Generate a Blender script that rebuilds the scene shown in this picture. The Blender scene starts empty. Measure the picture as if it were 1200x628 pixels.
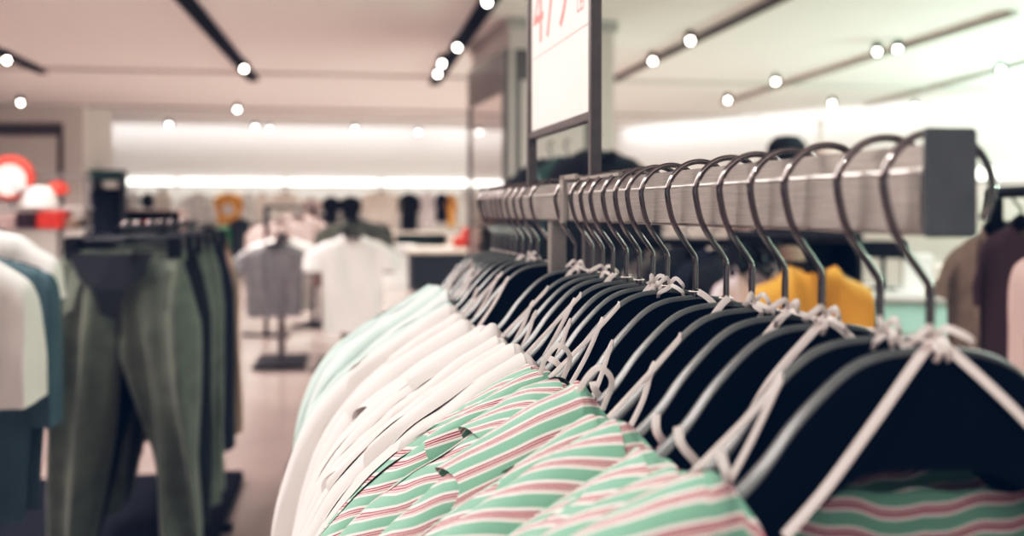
import bpy, bmesh, math, random
from mathutils import Vector, noise
S = bpy.context.scene
COL = S.collection
F = 1167.0; EYE = 1.33; HY = 247.0      # 35 mm lens on a 1200 px wide frame, eye height, horizon row
R = math.radians
rng = random.Random(7)

def at(x, y, d):
    return Vector(((x - 600) / F * d, d, EYE - (y - HY) / F * d))
def px(n, d): return n / F * d

# ------------------------------------------------------------------ materials
def mat(name, col, rough=.6, metal=0.0, spec=.5, emit=None, es=0, sheen=0, bump=0, bscale=200, var=0, vscale=6, coat=0):
    m = bpy.data.materials.new(name); m.use_nodes = True
    nt = m.node_tree; b = nt.nodes['Principled BSDF']
    b.inputs['Base Color'].default_value = (*col, 1)
    b.inputs['Roughness'].default_value = rough
    b.inputs['Metallic'].default_value = metal
    b.inputs['Specular IOR Level'].default_value = spec
    if sheen: b.inputs['Sheen Weight'].default_value = sheen
    if coat: b.inputs['Coat Weight'].default_value = coat
    if emit:
        b.inputs['Emission Color'].default_value = (*emit, 1); b.inputs['Emission Strength'].default_value = es
    tc = nt.nodes.new('ShaderNodeTexCoord')
    if var:
        n = nt.nodes.new('ShaderNodeTexNoise'); n.inputs['Scale'].default_value = vscale; n.inputs['Detail'].default_value = 4
        nt.links.new(tc.outputs['Object'], n.inputs['Vector'])
        r = nt.nodes.new('ShaderNodeValToRGB')
        r.color_ramp.elements[0].position = .3; r.color_ramp.elements[1].position = .7
        r.color_ramp.elements[0].color = (*[max(0, c * (1 - var)) for c in col], 1)
        r.color_ramp.elements[1].color = (*[min(1, c * (1 + var)) for c in col], 1)
        nt.links.new(n.outputs['Fac'], r.inputs['Fac']); nt.links.new(r.outputs['Color'], b.inputs['Base Color'])
    if bump:
        n = nt.nodes.new('ShaderNodeTexNoise'); n.inputs['Scale'].default_value = bscale
        nt.links.new(tc.outputs['Object'], n.inputs['Vector'])
        bp = nt.nodes.new('ShaderNodeBump'); bp.inputs['Strength'].default_value = bump; bp.inputs['Distance'].default_value = .002
        nt.links.new(n.outputs['Fac'], bp.inputs['Height']); nt.links.new(bp.outputs['Normal'], b.inputs['Normal'])
    return m

def stripe_mat(name, period, stops, rough=.8):
    m = mat(name, (1, 1, 1), rough, sheen=.15)
    nt = m.node_tree; b = nt.nodes['Principled BSDF']
    tc = nt.nodes.new('ShaderNodeTexCoord')
    no = nt.nodes.new('ShaderNodeTexNoise'); no.inputs['Scale'].default_value = 9
    nt.links.new(tc.outputs['Object'], no.inputs['Vector'])
    at_ = nt.nodes.new('ShaderNodeAttribute'); at_.attribute_name = 'stripe'
    d = nt.nodes.new('ShaderNodeMath'); d.operation = 'MULTIPLY'; d.inputs[1].default_value = 1 / period
    nt.links.new(at_.outputs['Fac'], d.inputs[0])
    ad = nt.nodes.new('ShaderNodeMath'); ad.operation = 'MULTIPLY_ADD'
    nt.links.new(no.outputs['Fac'], ad.inputs[0]); ad.inputs[1].default_value = .22
    nt.links.new(d.outputs[0], ad.inputs[2])
    fr = nt.nodes.new('ShaderNodeMath'); fr.operation = 'FRACT'; nt.links.new(ad.outputs[0], fr.inputs[0])
    rp = nt.nodes.new('ShaderNodeValToRGB'); cr = rp.color_ramp; cr.interpolation = 'CONSTANT'
    while len(cr.elements) < len(stops): cr.elements.new(.5)
    for e, (p, c) in zip(cr.elements, stops): e.position = p; e.color = (*c, 1)
    nt.links.new(fr.outputs[0], rp.inputs['Fac']); nt.links.new(rp.outputs['Color'], b.inputs['Base Color'])
    return m

def brushed(name, col, rough):
    m = mat(name, col, rough, metal=.85)
    nt = m.node_tree; b = nt.nodes['Principled BSDF']
    tc = nt.nodes.new('ShaderNodeTexCoord'); mp = nt.nodes.new('ShaderNodeMapping')
    mp.inputs['Scale'].default_value = (900, 22, 1400)
    nt.links.new(tc.outputs['Object'], mp.inputs['Vector'])
    n = nt.nodes.new('ShaderNodeTexNoise'); n.inputs['Scale'].default_value = 1; n.inputs['Detail'].default_value = 3
    nt.links.new(mp.outputs[0], n.inputs['Vector'])
    r = nt.nodes.new('ShaderNodeValToRGB')
    r.color_ramp.elements[0].position = .3; r.color_ramp.elements[1].position = .7
    r.color_ramp.elements[0].color = (*[c * .82 for c in col], 1); r.color_ramp.elements[1].color = (*[c * 1.12 for c in col], 1)
    nt.links.new(n.outputs['Fac'], r.inputs['Fac']); nt.links.new(r.outputs['Color'], b.inputs['Base Color'])
    return m

MINT = (.21, .43, .32); WHT = (.80, .745, .72); RED = (.30, .045, .08)
M = dict(
 ceiling=mat('ceiling_paint', (.83, .79, .775), .9, bump=.1, bscale=40),
 wall=mat('wall_paint', (.86, .82, .79), .9, bump=.1, bscale=40),
 soffit=mat('soffit_paint', (.88, .83, .82), .9, bump=.1, bscale=40),
 seam=mat('ceiling_seam', (.47, .44, .43), .9),
 pillar=mat('pillar_paint', (.66, .60, .58), .7, bump=.1, bscale=40),
 steel=brushed('brushed_steel', (.50, .475, .44), .42),
 cap=mat('painted_cap', (.15, .165, .17), .45, metal=.3, var=.08, vscale=60),
 frame=mat('sign_frame_metal', (.16, .145, .14), .4, metal=.7, var=.1, vscale=50),
 chrome=mat('dark_chrome_wire', (.24, .215, .21), .13, metal=1.0),
 hanger=mat('navy_black_plastic', (.002, .004, .008), .6, spec=.08),
 edge=mat('edge_painted_sheen', (.085, .095, .092), .36, spec=.6, var=.12, vscale=40),  # ceiling sheen on the navy hangers' top edges, put into a lighter grey
 strap=mat('strap_ribbon', (.90, .82, .80), .75, sheen=.2, bump=.2, bscale=900),
 white=mat('white_cotton', (.73, .685, .665), .85, sheen=.2, bump=.12, bscale=700),
 mintcloth=mat('pale_mint_cotton', (.68, .735, .72), .85, sheen=.2, bump=.12, bscale=700),
 mintdeep=mat('mint_cotton', (.50, .64, .60), .85, sheen=.2, bump=.12, bscale=700),
 striped=stripe_mat('striped_cotton', .0172, [(0, MINT), (.42, WHT), (.55, RED), (.615, (.72, .52, .50)), (.675, RED), (.74, (.76, .60, .58)), (.80, RED), (.83, WHT), (.94, MINT)]),
 poster=mat('poster_paper', (.86, .85, .81), .5, var=.02),
 ink=mat('red_ink', (.75, .22, .20), .6, var=.05),
 inkline=mat('pale_ink', (.72, .42, .40), .6, var=.05),
 khaki=mat('khaki_green_twill', (.125, .145, .115), .85, sheen=.2, var=.2, vscale=14, bump=.2, bscale=400),
 navy=mat('navy_twill', (.004, .008, .02), .85, var=.2, bump=.2, bscale=400),
 brown=mat('tan_twill', (.30, .21, .16), .85, var=.15, bump=.2, bscale=400),
 black=mat('black_fabric', (.004, .006, .010), .8, var=.25, vscale=10),
 blackm=mat('black_metal', (.006, .008, .012), .5, spec=.25, var=.1),
 olive=mat('dark_olive_fabric', (.045, .045, .035), .85, var=.2),
 grey=mat('grey_jersey', (.15, .145, .15), .9, sheen=.2, var=.12, vscale=12),
 greylite=mat('pale_grey_jersey', (.50, .47, .47), .9, var=.08),
 teal=mat('slate_blue_fabric', (.06, .105, .125), .85, var=.15),
 mustard=mat('mustard_fabric', (.78, .40, .07), .85, sheen=.1, var=.1),
 orange=mat('orange_fabric', (.75, .36, .10), .85, var=.08),
 pink=mat('blush_fabric', (.62, .46, .43), .85, var=.1),
 lilac=mat('pale_lilac_fabric', (.70, .62, .64), .85, var=.06),
 beige=mat('cream_fabric', (.80, .70, .64), .85, var=.08),
 blush=mat('speckled_blush_knit', (.34, .25, .235), .9, var=.45, vscale=40),
 coat=mat('brown_coat_wool', (.16, .125, .10), .9, var=.15, vscale=25),
 burgundy=mat('dark_burgundy_fabric', (.04, .02, .025), .85, var=.15),
 green=mat('bright_green_panel', (.05, .42, .14), .6, var=.05),
 darkgreen=mat('dark_green_panel', (.03, .07, .065), .5, var=.1),
 red=mat('red_fabric', (.55, .05, .03), .7, var=.1),
 wood=mat('pale_wood', (.50, .42, .37), .5, var=.12, vscale=5),
 whitep=mat('white_lacquer', (.80, .78, .75), .35, var=.03),
 mintg=mat('mint_glass', (.50, .78, .68), .15, spec=.6, var=.04),
 mirror=mat('mirror_glass', (.74, .70, .69), .04, metal=1.0, var=.02),
 lamp=mat('lamp_lens', (1, .97, .9), .4, emit=(1, .95, .86), es=22),
 lip=mat('lip_highlight_steel', (.86, .83, .80), .28, metal=.9, var=.04, vscale=80),  # paler steel that paints the highlight along the rail's lip
 trackm=mat('track_black', (.003, .005, .009), .7, spec=.1, var=.1),
 strip=mat('light_strip_diffuser', (1, 1, 1), .5, emit=(1, .98, .92), es=3.2),
)
def floor_mat():
    m = mat('floor_tiles', (.5, .43, .40), .22, spec=.4)
    nt = m.node_tree; b = nt.nodes['Principled BSDF']
    tc = nt.nodes.new('ShaderNodeTexCoord'); mp = nt.nodes.new('ShaderNodeMapping')
    nt.links.new(tc.outputs['Object'], mp.inputs['Vector']); mp.inputs['Scale'].default_value = (1, 1, 1)
    br = nt.nodes.new('ShaderNodeTexBrick'); br.offset = .5
    br.inputs['Scale'].default_value = 1; br.inputs['Mortar Size'].default_value = .004
    br.inputs['Brick Width'].default_value = 1.2; br.inputs['Row Height'].default_value = .6
    br.inputs['Color1'].default_value = (.385, .30, .28, 1); br.inputs['Color2'].default_value = (.355, .28, .262, 1)
    br.inputs['Mortar'].default_value = (.33, .27, .255, 1)
    nt.links.new(mp.outputs[0], br.inputs['Vector'])
    n = nt.nodes.new('ShaderNodeTexNoise'); n.inputs['Scale'].default_value = 1.3; n.inputs['Detail'].default_value = 5
    nt.links.new(tc.outputs['Object'], n.inputs['Vector'])
    mx = nt.nodes.new('ShaderNodeMixRGB'); mx.blend_type = 'MULTIPLY'; mx.inputs[0].default_value = .35
    nt.links.new(br.outputs['Color'], mx.inputs[1]); nt.links.new(n.outputs['Fac'], mx.inputs[2])
    nt.links.new(mx.outputs[0], b.inputs['Base Color'])
    return m
M['floor'] = floor_mat()

# ------------------------------------------------------------------ mesh helpers
class MB:
    def __init__(s): s.v = []; s.f = []; s.att = None
    def add(s, vs, fs):
        o = len(s.v); s.v += [tuple(v) for v in vs]; s.f += [tuple(i + o for i in f) for f in fs]; return s
    def box(s, x0, x1, y0, y1, z0, z1):
        v = [(x, y, z) for z in (z0, z1) for y in (y0, y1) for x in (x0, x1)]
        return s.add(v, [(0, 2, 3, 1), (4, 5, 7, 6), (0, 1, 5, 4), (2, 6, 7, 3), (0, 4, 6, 2), (1, 3, 7, 5)])
    def tube(s, pts, r, n=8, cap=True):
        pts = [Vector(p) for p in pts]; rings = []; up = None
        for i, p in enumerate(pts):
            t = (pts[min(i + 1, len(pts) - 1)] - pts[max(i - 1, 0)]).normalized()
            if up is None: up = Vector((0, 0, 1)) if abs(t.z) < .9 else Vector((0, 1, 0))
            a = (up - t * up.dot(t)).normalized(); up = a; b = t.cross(a)
            rr = r[i] if isinstance(r, (list, tuple)) else r
            rings.append([p + (a * math.cos(2 * math.pi * k / n) + b * math.sin(2 * math.pi * k / n)) * rr for k in range(n)])
        vs = [v for ring in rings for v in ring]; fs = []
        for i in range(len(pts) - 1):
            for k in range(n):
                fs.append((i * n + k, i * n + (k + 1) % n, (i + 1) * n + (k + 1) % n, (i + 1) * n + k))
        if cap: fs += [tuple(range(n - 1, -1, -1)), tuple((len(pts) - 1) * n + k for k in range(n))]
        return s.add(vs, fs)
    def lathe(s, prof, c=(0, 0, 0), n=24, sx=1, sy=1):
        vs = []; fs = []
        for (r, z) in prof:
            for k in range(n):
                a = 2 * math.pi * k / n; vs.append((c[0] + r * math.cos(a) * sx, c[1] + r * math.sin(a) * sy, c[2] + z))
        for i in range(len(prof) - 1):
            for k in range(n): fs.append((i * n + k, i * n + (k + 1) % n, (i + 1) * n + (k + 1) % n, (i + 1) * n + k))
        fs += [tuple(range(n - 1, -1, -1)), tuple((len(prof) - 1) * n + k for k in range(n))]
        return s.add(vs, fs)
    def mesh(s, name, m, smooth=None, bevel=0, dbl=0):
        me = bpy.data.meshes.new(name); me.from_pydata(s.v, [], s.f); me.materials.append(m)
        if s.att: me.attributes.new('stripe', 'FLOAT', 'POINT').data.foreach_set('value', s.att)
        bm = bmesh.new(); bm.from_mesh(me)
        if dbl: bmesh.ops.remove_doubles(bm, verts=bm.verts, dist=dbl)
        if bevel: bmesh.ops.bevel(bm, geom=bm.edges[:], offset=bevel, segments=2, affect='EDGES', clamp_overlap=True)
        bmesh.ops.recalc_face_normals(bm, faces=bm.faces)
        bm.to_mesh(me); bm.free()
        if smooth is not None:
            for p in me.polygons: p.use_smooth = True
            if smooth < 180: me.set_sharp_from_angle(angle=R(smooth))
        me.update(); return me
    def obj(s, name, m, parent=None, loc=None, rz=0, **k):
        return link(name, s.mesh(name, m, **k), parent, loc, rz)

def link(name, me, parent=None, loc=None, rz=0):
    o = bpy.data.objects.new(name, me); COL.objects.link(o)
    if parent: o.parent = parent
    if loc is not None: o.location = loc
    o.rotation_euler[2] = rz
    return o
def tag(o, label, cat, group=None):
    o['label'] = label; o['category'] = cat
    if group: o['group'] = group
    return o
def thing(name, label, cat, loc=(0, 0, 0), rz=0, group=None):
    o = bpy.data.objects.new(name, None); o.empty_display_size = .05; COL.objects.link(o)
    o.location = loc; o.rotation_euler[2] = rz
    return tag(o, label, cat, group)
def struct(name, mb, m, loc=None, rz=0, **k):
    o = mb.obj(name, m, None, loc, rz, **k); o['kind'] = 'structure'; return o
def interp(pts, s):
    if s <= pts[0][0]: return pts[0][1]
    for (a, b), (c, d) in zip(pts, pts[1:]):
        if s <= c:
            return b + (d - b) * (s - a) / (c - a)
    return pts[-1][1]
def crom(pts, n=6):
    P = [Vector(p) for p in pts]; P = [P[0] * 2 - P[1]] + P + [P[-1] * 2 - P[-2]]; out = []
    for i in range(1, len(P) - 2):
        for k in range(n):
            t = k / n; a, b, c, d = P[i - 1:i + 3]
            out.append(.5 * ((2 * b) + (c - a) * t + (2 * a - 5 * b + 4 * c - d) * t * t + (3 * b - a - 3 * c + d) * t ** 3))
    out.append(P[-2]); return out
def smooth_prof(pts, n=8):
    return [(p.x, p.y) for p in crom([(a, b, 0) for a, b in pts], n)]
ORD = 'nearest second third fourth fifth sixth seventh eighth ninth tenth eleventh twelfth thirteenth fourteenth fifteenth sixteenth seventeenth eighteenth nineteenth twentieth twenty-first twenty-second twenty-third twenty-fourth twenty-fifth twenty-sixth'.split()

# ------------------------------------------------------------------ garments
def garment_mb(prof, hem, h, neck_s=.13, neck_front=-.17, neck_back=-.165, seed=0, fold=.012, freq=38, flare=.3, step=.011, rows=20, wrinkle=.004, tipround=.05):
    """A hanging top: prof = [(s, z)] shoulder line of one half, hem(s) lower edge, h half thickness."""
    r = random.Random(seed); ph = [r.uniform(0, 6.28) for _ in range(4)]; off = Vector((r.uniform(0, 50), r.uniform(0, 50), r.uniform(0, 50)))
    prof = smooth_prof(prof, 6)
    half = []; last = None
    for i in range(len(prof) - 1):                      # sample evenly along the line's length
        (a, b), (c, d) = prof[i], prof[i + 1]
        L = math.hypot(c - a, d - b); n = max(1, int(L / step))
        for k in range(n): half.append((a + (c - a) * k / n, b + (d - b) * k / n))
    half.append(prof[-1])
    cols = [(-a, b) for a, b in reversed(half) if a > .001] + half
    smax = prof[-1][0]; total = len(half)
    arc = [0, 25, 50, 75, 90]
    att = []; vs = []; phase = r.uniform(0, .05); nr = len(arc) + rows; W = 2 * nr
    idx = []
    for ci, (s, zt) in enumerate(cols):
        a = abs(s); k = min(ci, len(cols) - 1 - ci) * step      # distance from the sleeve end
        hh = h * min(1, math.sqrt(max(0, 1 - max(0, 1 - k / tipround) ** 2)) * .85 + .15)
        neck = a < neck_s
        col = []
        for side in (-1, 1):
            z0 = (neck_back + (neck_front - neck_back) * min(1, max(0, (neck_s - a) / (neck_s * .5))) if side < 0 else neck_back) if neck else zt
            if neck: z0 += .0015 * math.sin(s * 160 + ph[0])
            wz = noise.noise(Vector((s * 14, seed * 1.7, 3)) + off) * .006
            zh = min(hem(a), z0 - .03)
            seq = []
            for g in arc:
                y = side * (hh if neck else hh * math.sin(R(g)))
                z = z0 - (hh * (1 - math.cos(R(g))) if not neck else g / 90 * hh)
                seq.append((y, z + wz))
            zs = seq[-1][1]
            for q in range(1, rows + 1):
                t = (q / rows) ** 1.3
                z = zs + (zh - zs) * t
                y = side * hh * (1 + flare * min(1, t * 2))
                seq.append((y, z))
            for (y, z) in seq:
                dz = max(0, (z0 - z))
                amp = fold * min(1, dz / .12) * (.35 if neck else 1)
                fy = amp * (math.sin(freq * s + ph[1] + 6 * z) * .6 + math.sin(freq * .43 * s + ph[2] - 4 * z) * .6)
                nz = noise.noise(Vector((s * 22, z * 9 + s * 9, side * .6)) + off) * wrinkle
                nz += noise.noise(Vector((s * 34, z * 14 + s * 18, side * 2.)) + off) * wrinkle * .3
                att.append(-zt * .9 + (1 if side < 0 else -1) * (dz + (hh - abs(y) if dz < hh else 0) * 0 + min(abs(y), hh) * .35) - .16 * abs(s) + phase)
                col.append((s, y + fy + nz * (1 if side < 0 else -1) * (0 if abs(y) < .001 else 1), z + nz * .8))
        vs += col
    fs = []
    n = len(cols)
    for i in range(n - 1):
        for side in (0, 1):
            for q in range(nr - 1):
                a0 = i * W + side * nr + q; b0 = (i + 1) * W + side * nr + q
                fs.append((a0, b0, b0 + 1, a0 + 1))
    for i in (0, n - 1):                                  # close the sleeve ends
        for q in range(nr - 1):
            a0 = i * W + q; b0 = i * W + nr + q; fs.append((a0, b0, b0 + 1, a0 + 1))
    mb = MB(); mb.add(vs, fs); mb.att = att; return mb

def flounce_mb(prof, side, s0, s1, h, lift, drop, seed, tilt):
    """a short open layer lying over one shoulder, from s0 out to s1"""
    r = random.Random(seed); off = Vector((r.uniform(0, 50), r.uniform(0, 50), 0)); ph = r.uniform(0, 6)
    pr = smooth_prof(prof, 6); n = 30; vs = []; fs = []; att = []
    J = 19
    for i in range(n + 1):
        t = i / n; s = s0 + (s1 - s0) * t; zt = interp(pr, s) + lift * min(1, .3 + t * 2)
        hh = h * (1 + .10 * t)
        for j in range(J):
            u = j / (J - 1) * 2 - 1                       # -1 front edge .. 1 back edge
            f = u * (hh * 1.57 + drop * (1 - .35 * t))
            if abs(f) < hh * 1.57: g = f / hh; y = hh * math.sin(g); z = zt - hh * (1 - math.cos(g))
            else: y = math.copysign(hh * 1.02, f); z = zt - hh - (abs(f) - hh * 1.57)
            se = s + .010 * math.sin(ph + u * 5) * t + .012 * abs(u) * t
            nz = noise.noise(Vector((se * 20, f * 14, seed)) + off) * .004 * min(1, t * 3)
            vs.append((side * se, y - abs(nz) * (1 if y < 0 else -1), z + nz)); att.append(-zt * .9 - f * .9 - tilt * s + seed * .0137)
    for i in range(n):
        for j in range(J - 1): a = i * J + j; fs.append((a, a + 1, a + J + 1, a + J))
    mb = MB(); mb.add(vs, fs); mb.att = att; return mb

def ribbon_mb(pts, w, nrm=(0, -1, 0), n=7, taper=.0):
    P = crom(pts, n); mb = MB(); vs = []; fs = []; N = Vector(nrm)
    for i, p in enumerate(P):
        t = (P[min(i + 1, len(P) - 1)] - P[max(0, i - 1)]).normalized()
        a = t.cross(N); a = a.normalized() if a.length > 1e-4 else Vector((1, 0, 0))
        b = a.cross(t)
        ww = w * (1 - taper * i / len(P))
        vs += [p - a * ww / 2, p - b * .0003, p + a * ww / 2, p + b * .0006]
    for i in range(len(P) - 1):
        for k in range(4): fs.append((i * 4 + k, i * 4 + (k + 1) % 4, (i + 1) * 4 + (k + 1) % 4, (i + 1) * 4 + k))
    e = (len(P) - 1) * 4
    fs += [(3, 2, 1, 0), (e, e + 1, e + 2, e + 3)]
    return mb.add(vs, fs)

# ------------------------------------------------------------------ camera
cam = bpy.data.cameras.new('camera'); co = bpy.data.objects.new('camera', cam); COL.objects.link(co)
cam.sensor_width = 36; cam.lens = 36 * F / 1200; cam.shift_y = -(314 - HY) / 1200
co.location = (0, 0, EYE); co.rotation_euler = (R(90), 0, 0)
cam.clip_start = .05; cam.clip_end = 100
cam.dof.use_dof = True; cam.dof.focus_distance = .97; cam.dof.aperture_fstop = cam.lens / 10.5
S.camera = co

# ------------------------------------------------------------------ the setting
YAW = R(9.15); CEIL = 3.2
cy, sy = math.cos(YAW), math.sin(YAW)
def room(a, b, z=0): return Vector((a * cy - b * sy, a * sy + b * cy, z))     # room axes: a across, b away
P1 = at(714, HY, 23.7); P2 = at(1134, HY, 16.9); P3 = P1 + (P2 - P1) * 1.75
struct('floor', MB().box(-15, 16, -9, 26, -.1, 0), M['floor'], rz=YAW)
struct('ceiling', MB().box(-15, 16, -9, 26, CEIL, CEIL + .1), M['ceiling'], rz=YAW)
# room coords of P1
def toroom(p): return (p.x * cy + p.y * sy, -p.x * sy + p.y * cy)
a1, b1 = toroom(P1)
struct('wall_back', MB().box(-15, a1, b1, b1 + .2, 0, CEIL), M['wall'], rz=YAW)
struct('wall_left', MB().box(-15.2, -15, -9, b1 + .2, 0, CEIL), M['wall'], rz=YAW)
d = (P3 - P1); ang = math.atan2(d.y, d.x); L = d.length
struct('wall_right', MB().box(0, L, 0, .2, 0, CEIL), M['wall'], loc=(P1.x, P1.y, 0), rz=ang)
struct('wall_side', MB().box(0, .2, -20, 0, 0, CEIL), M['wall'], loc=(P3.x, P3.y, 0), rz=YAW)
# soffits above the wall racks and the light strips tucked under them
struct('trim_1', MB().box(-15, a1 - .45, b1 - .5, b1, 2.07, CEIL - .002), M['soffit'], rz=YAW)
struct('trim_2', MB().box(.45, L, -.5, 0, 2.07, CEIL - .002), M['soffit'], loc=(P1.x, P1.y, 0), rz=ang)
for i, (b, w) in enumerate(((13.75, .10), (18.6, .12))):
    struct('trim_%d' % (3 + i), MB().box(-15, 16, b, b + w, CEIL - .03, CEIL), M['seam'], rz=YAW)
k = 1
segs = [(-11.2, -8.8), (-8.7, -6.3), (-6.2, -3.8), (-3.7, -1.5), (-1.4, .6), (.7, 2.6), (2.7, 4.6)]
spl = ['first', 'second', 'third', 'fourth', 'fifth', 'sixth', 'seventh']
for i, (u0, u1) in enumerate(segs):
    o = MB().box(u0, u1, b1 - .57, b1 - .51, 1.86, 2.02).obj('light_strip', M['strip'], rz=YAW, bevel=.01)
    tag(o, 'long glowing light strip under back wall soffit, %s from the left' % spl[i], 'light', 'light strips along the back wall')
for i in range(4):
    u0 = 1 + i * 3.2
    o = MB().box(u0, u0 + 3.1, -.55, -.51, 1.86, 2.02).obj('light_strip', M['strip'], loc=(P1.x, P1.y, 0), rz=ang, bevel=.01)
    tag(o, 'long glowing light strip on the right wall, %s from the far corner' % spl[i], 'light', 'light strips along the right wall')

# ------------------------------------------------------------------ ceiling tracks and spotlights
def cpt(x, y): return at(x, y, (CEIL - EYE) * F / (HY - y))          # a point of the ceiling
tracks = [((205, -18), (297, 91), .15, 'black ceiling track running to the upper left of the frame'),
          ((586, -22), (509, 96), .15, 'black ceiling track just left of the pillar'),
          ((925, -10), (716, 93), .10, 'dark ceiling track right of the price sign'),
          ((1190, 11), (848, 119), .10, 'grey ceiling track crossing the upper right corner'),
          ((1215, 67), (1015, 122), .10, 'faint grey ceiling track at far right edge'),
          ((-30, 44), (50, 82), .12, 'short dark ceiling track at the left edge')]
for (p, q, w, lab) in tracks:
    A = cpt(*p); B = cpt(*q); dv = B - A; an = math.atan2(dv.y, dv.x)
    t = thing('ceiling_track', lab, 'track', A, an)
    mid = M['trackm'] if w > .11 else M['frame'] if 'right of the price' in lab else M['seam']
    MB().box(0, dv.length, -w / 2, w / 2, -.05, 0).obj('track_channel', mid, t, bevel=.004)
    MB().box(.02, dv.length - .02, -w * .14, w * .14, -.058, -.05).obj('conductor_slot', M['trackm'], t)
spots = [(8, 70, 'at left edge of ceiling'), (24, 120, 'left, above the mirror with the dark band'), (286, 80, 'at end of the upper left track'),
 (278, 128, 'left of centre, below the track end'), (198, 146, 'near far wall above the trouser rack'), (299, 149, 'left one of a close pair above the far wall'),
 (316, 151, 'right one of a close pair above the far wall'), (416, 151, 'above the white hanging tee'), (490, 155, 'above the far wall racks left of pillar'),
 (513, 86, 'lowest of three on the track beside pillar'), (518, 74, 'middle of three on the track beside pillar'), (536, 55, 'topmost of three on the track beside pillar'),
 (571, 2, 'at the top edge beside the price sign'), (765, 71, 'lower one on the track right of the sign'), (809, 47, 'upper one on the track right of the sign'),
 (853, 117, 'far end of the crossing grey track'), (909, 95, 'second from far end of the crossing grey track'),
 (1028, 60, 'left one of a pair on the crossing grey track'), (1052, 57, 'right one of a pair on the crossing grey track'),
 (975, 121, 'alone below the crossing track, over right wall'), (1072, 124, 'left one of a pair above the rail end'), (1089, 126, 'right one of a pair above the rail end'),
 (1173, 81, 'on the faint track at the right edge')]
proto = None
for i, (x, y, w) in enumerate(spots):
    dd = (CEIL - .12 - EYE) * F / (HY - y); p = at(x, y, dd)
    lab = 'lit round ceiling spotlight %s' % w
    yaw = math.atan2(p.x, p.y)
    if proto is None:
        t = thing('spotlight', lab, 'spotlight', p, -yaw, 'track spotlights'); proto = t
        h = MB().lathe([(.045, -.02), (.062, .0), (.062, .11), (.045, .12)], n=20).obj('lamp_housing', M['blackm'], t, smooth=40)
        h.rotation_euler = (R(-62), 0, 0)
        MB().lathe([(.001, -.006), (.028, -.006), (.028, 0.0), (.001, 0.0)], n=20).obj('lens', M['lamp'], h, loc=(0, 0, -.018))
        MB().tube([(0, .05, .01), (0, .05, .12)], .012).obj('stem', M['blackm'], t, smooth=40)
    else:
        t = proto.copy(); COL.objects.link(t); t.location = p; t.rotation_euler[2] = -yaw; t['label'] = lab
        for c in list(proto.children):
            e = c.copy(); COL.objects.link(e); e.parent = t
            for g in c.children:
                f = g.copy(); COL.objects.link(f); f.parent = e

# ------------------------------------------------------------------ pillars with mirrors
def mirror(label, loc, rz, w, z0, z1, band):
    t = thing('wall_mirror', label, 'mirror', loc, rz)
    f = MB().box(0, w, -.05, 0, z1 - band, z1).box(0, .06, -.05, 0, z0, z1 - band).box(w - .09, w, -.05, 0, z0, z1 - band).box(.06, w - .09, -.05, 0, z0, z0 + .06)
    f.obj('mirror_frame', M['frame'], t)
    MB().box(.06, w - .09, -.03, -.004, z0 + .06, z1 - band).obj('mirror_glass', M['mirror'], t)
    return t
pc = at(597, HY, 9.6); pf = at(553, HY, 11.3)            # near corner and far left corner of the central pillar
dv = pc - pf; pa = math.atan2(dv.y, dv.x); pl = dv.length
struct('pillar', MB().box(0, pl, 0, 1.07, 0, CEIL), M['pillar'], loc=(pf.x, pf.y, 0), rz=pa)
struct('trim_5', MB().box(-.03, pl + .03, -.03, 1.10, CEIL - .1, CEIL), M['seam'], loc=(pf.x, pf.y, 0), rz=pa)
mirror('tall mirror with black frame on the left face of the central pillar', (pf.x, pf.y, 0), pa, pl, .15, EYE + px(190, 9.6), .40)
mirror('mirror with dark top band on the pillar face behind the sign', (pc.x + .04 * math.cos(pa + R(90)) + .0, pc.y + .06, 0), pa + R(90), .80, .15, EYE + px(190, 9.6), .30)
lp = at(98, HY, 17.5)
struct('pillar', MB().box(-4, 0, 0, 1.4, 0, CEIL), M['pillar'], loc=(lp.x, lp.y, 0), rz=R(2))
mirror('wide mirror with dark top band on the left pillar', (lp.x - 3.9, lp.y - .10, 0), R(2), 3.55, .2, EYE + px(103, 17.4), .22)

# ------------------------------------------------------------------ the foreground rack
RZ = math.asin(.2006); cu, su = math.cos(RZ), math.sin(RZ)
DC = .555
def rail_xy(D): return (.2449 - .2048 * (D - DC), D)
def U(D): return (D - DC) / cu
rx, ry = rail_xy(DC)
rack = thing('clothes_rack', 'brushed steel display rack whose rail runs off from the right foreground', 'clothes rack', (rx, ry, 0), RZ)
Z = EYE
ULEN = U(1.985)
MB().box(-.016, .016, .003, ULEN, Z - .014, Z + .023).box(-.006, .013, .003, ULEN, Z + .0225, Z + .0385).obj('rail', M['steel'], rack, bevel=.0026)
MB().tube([(-.0145, .004, Z + .0222), (-.0145, ULEN - .001, Z + .0222)], .0021, 10).obj('rail_lip_highlight', M['lip'], rack, smooth=40)['label'] = 'rounded front lip with its highlight put into the colour'
MB().box(-.0165, .0165, -.001, .003, Z - .015, Z + .0465).obj('end_cap', M['cap'], rack, bevel=.0014)['label'] = 'dark grey rectangular end cap'
MB().box(-.0165, .0165, ULEN, ULEN + .004, Z - .015, Z + .0465).obj('end_cap', M['cap'], rack, bevel=.0014)
ul = U(1.433)
MB().box(-.0115, .0115, ul - .0115, ul + .0115, .03, Z - .014).obj('leg', M['steel'], rack, bevel=.002)
MB().box(.014, .036, ul - .10, ul - .078, .03, Z - .0145).obj('leg', M['frame'], rack, bevel=.002)
MB().box(-.30, .30, ul - .14, ul + .05, .0, .03).obj('foot', M['steel'], rack, bevel=.003)
u0, u1 = U(1.10), U(1.335)
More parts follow.
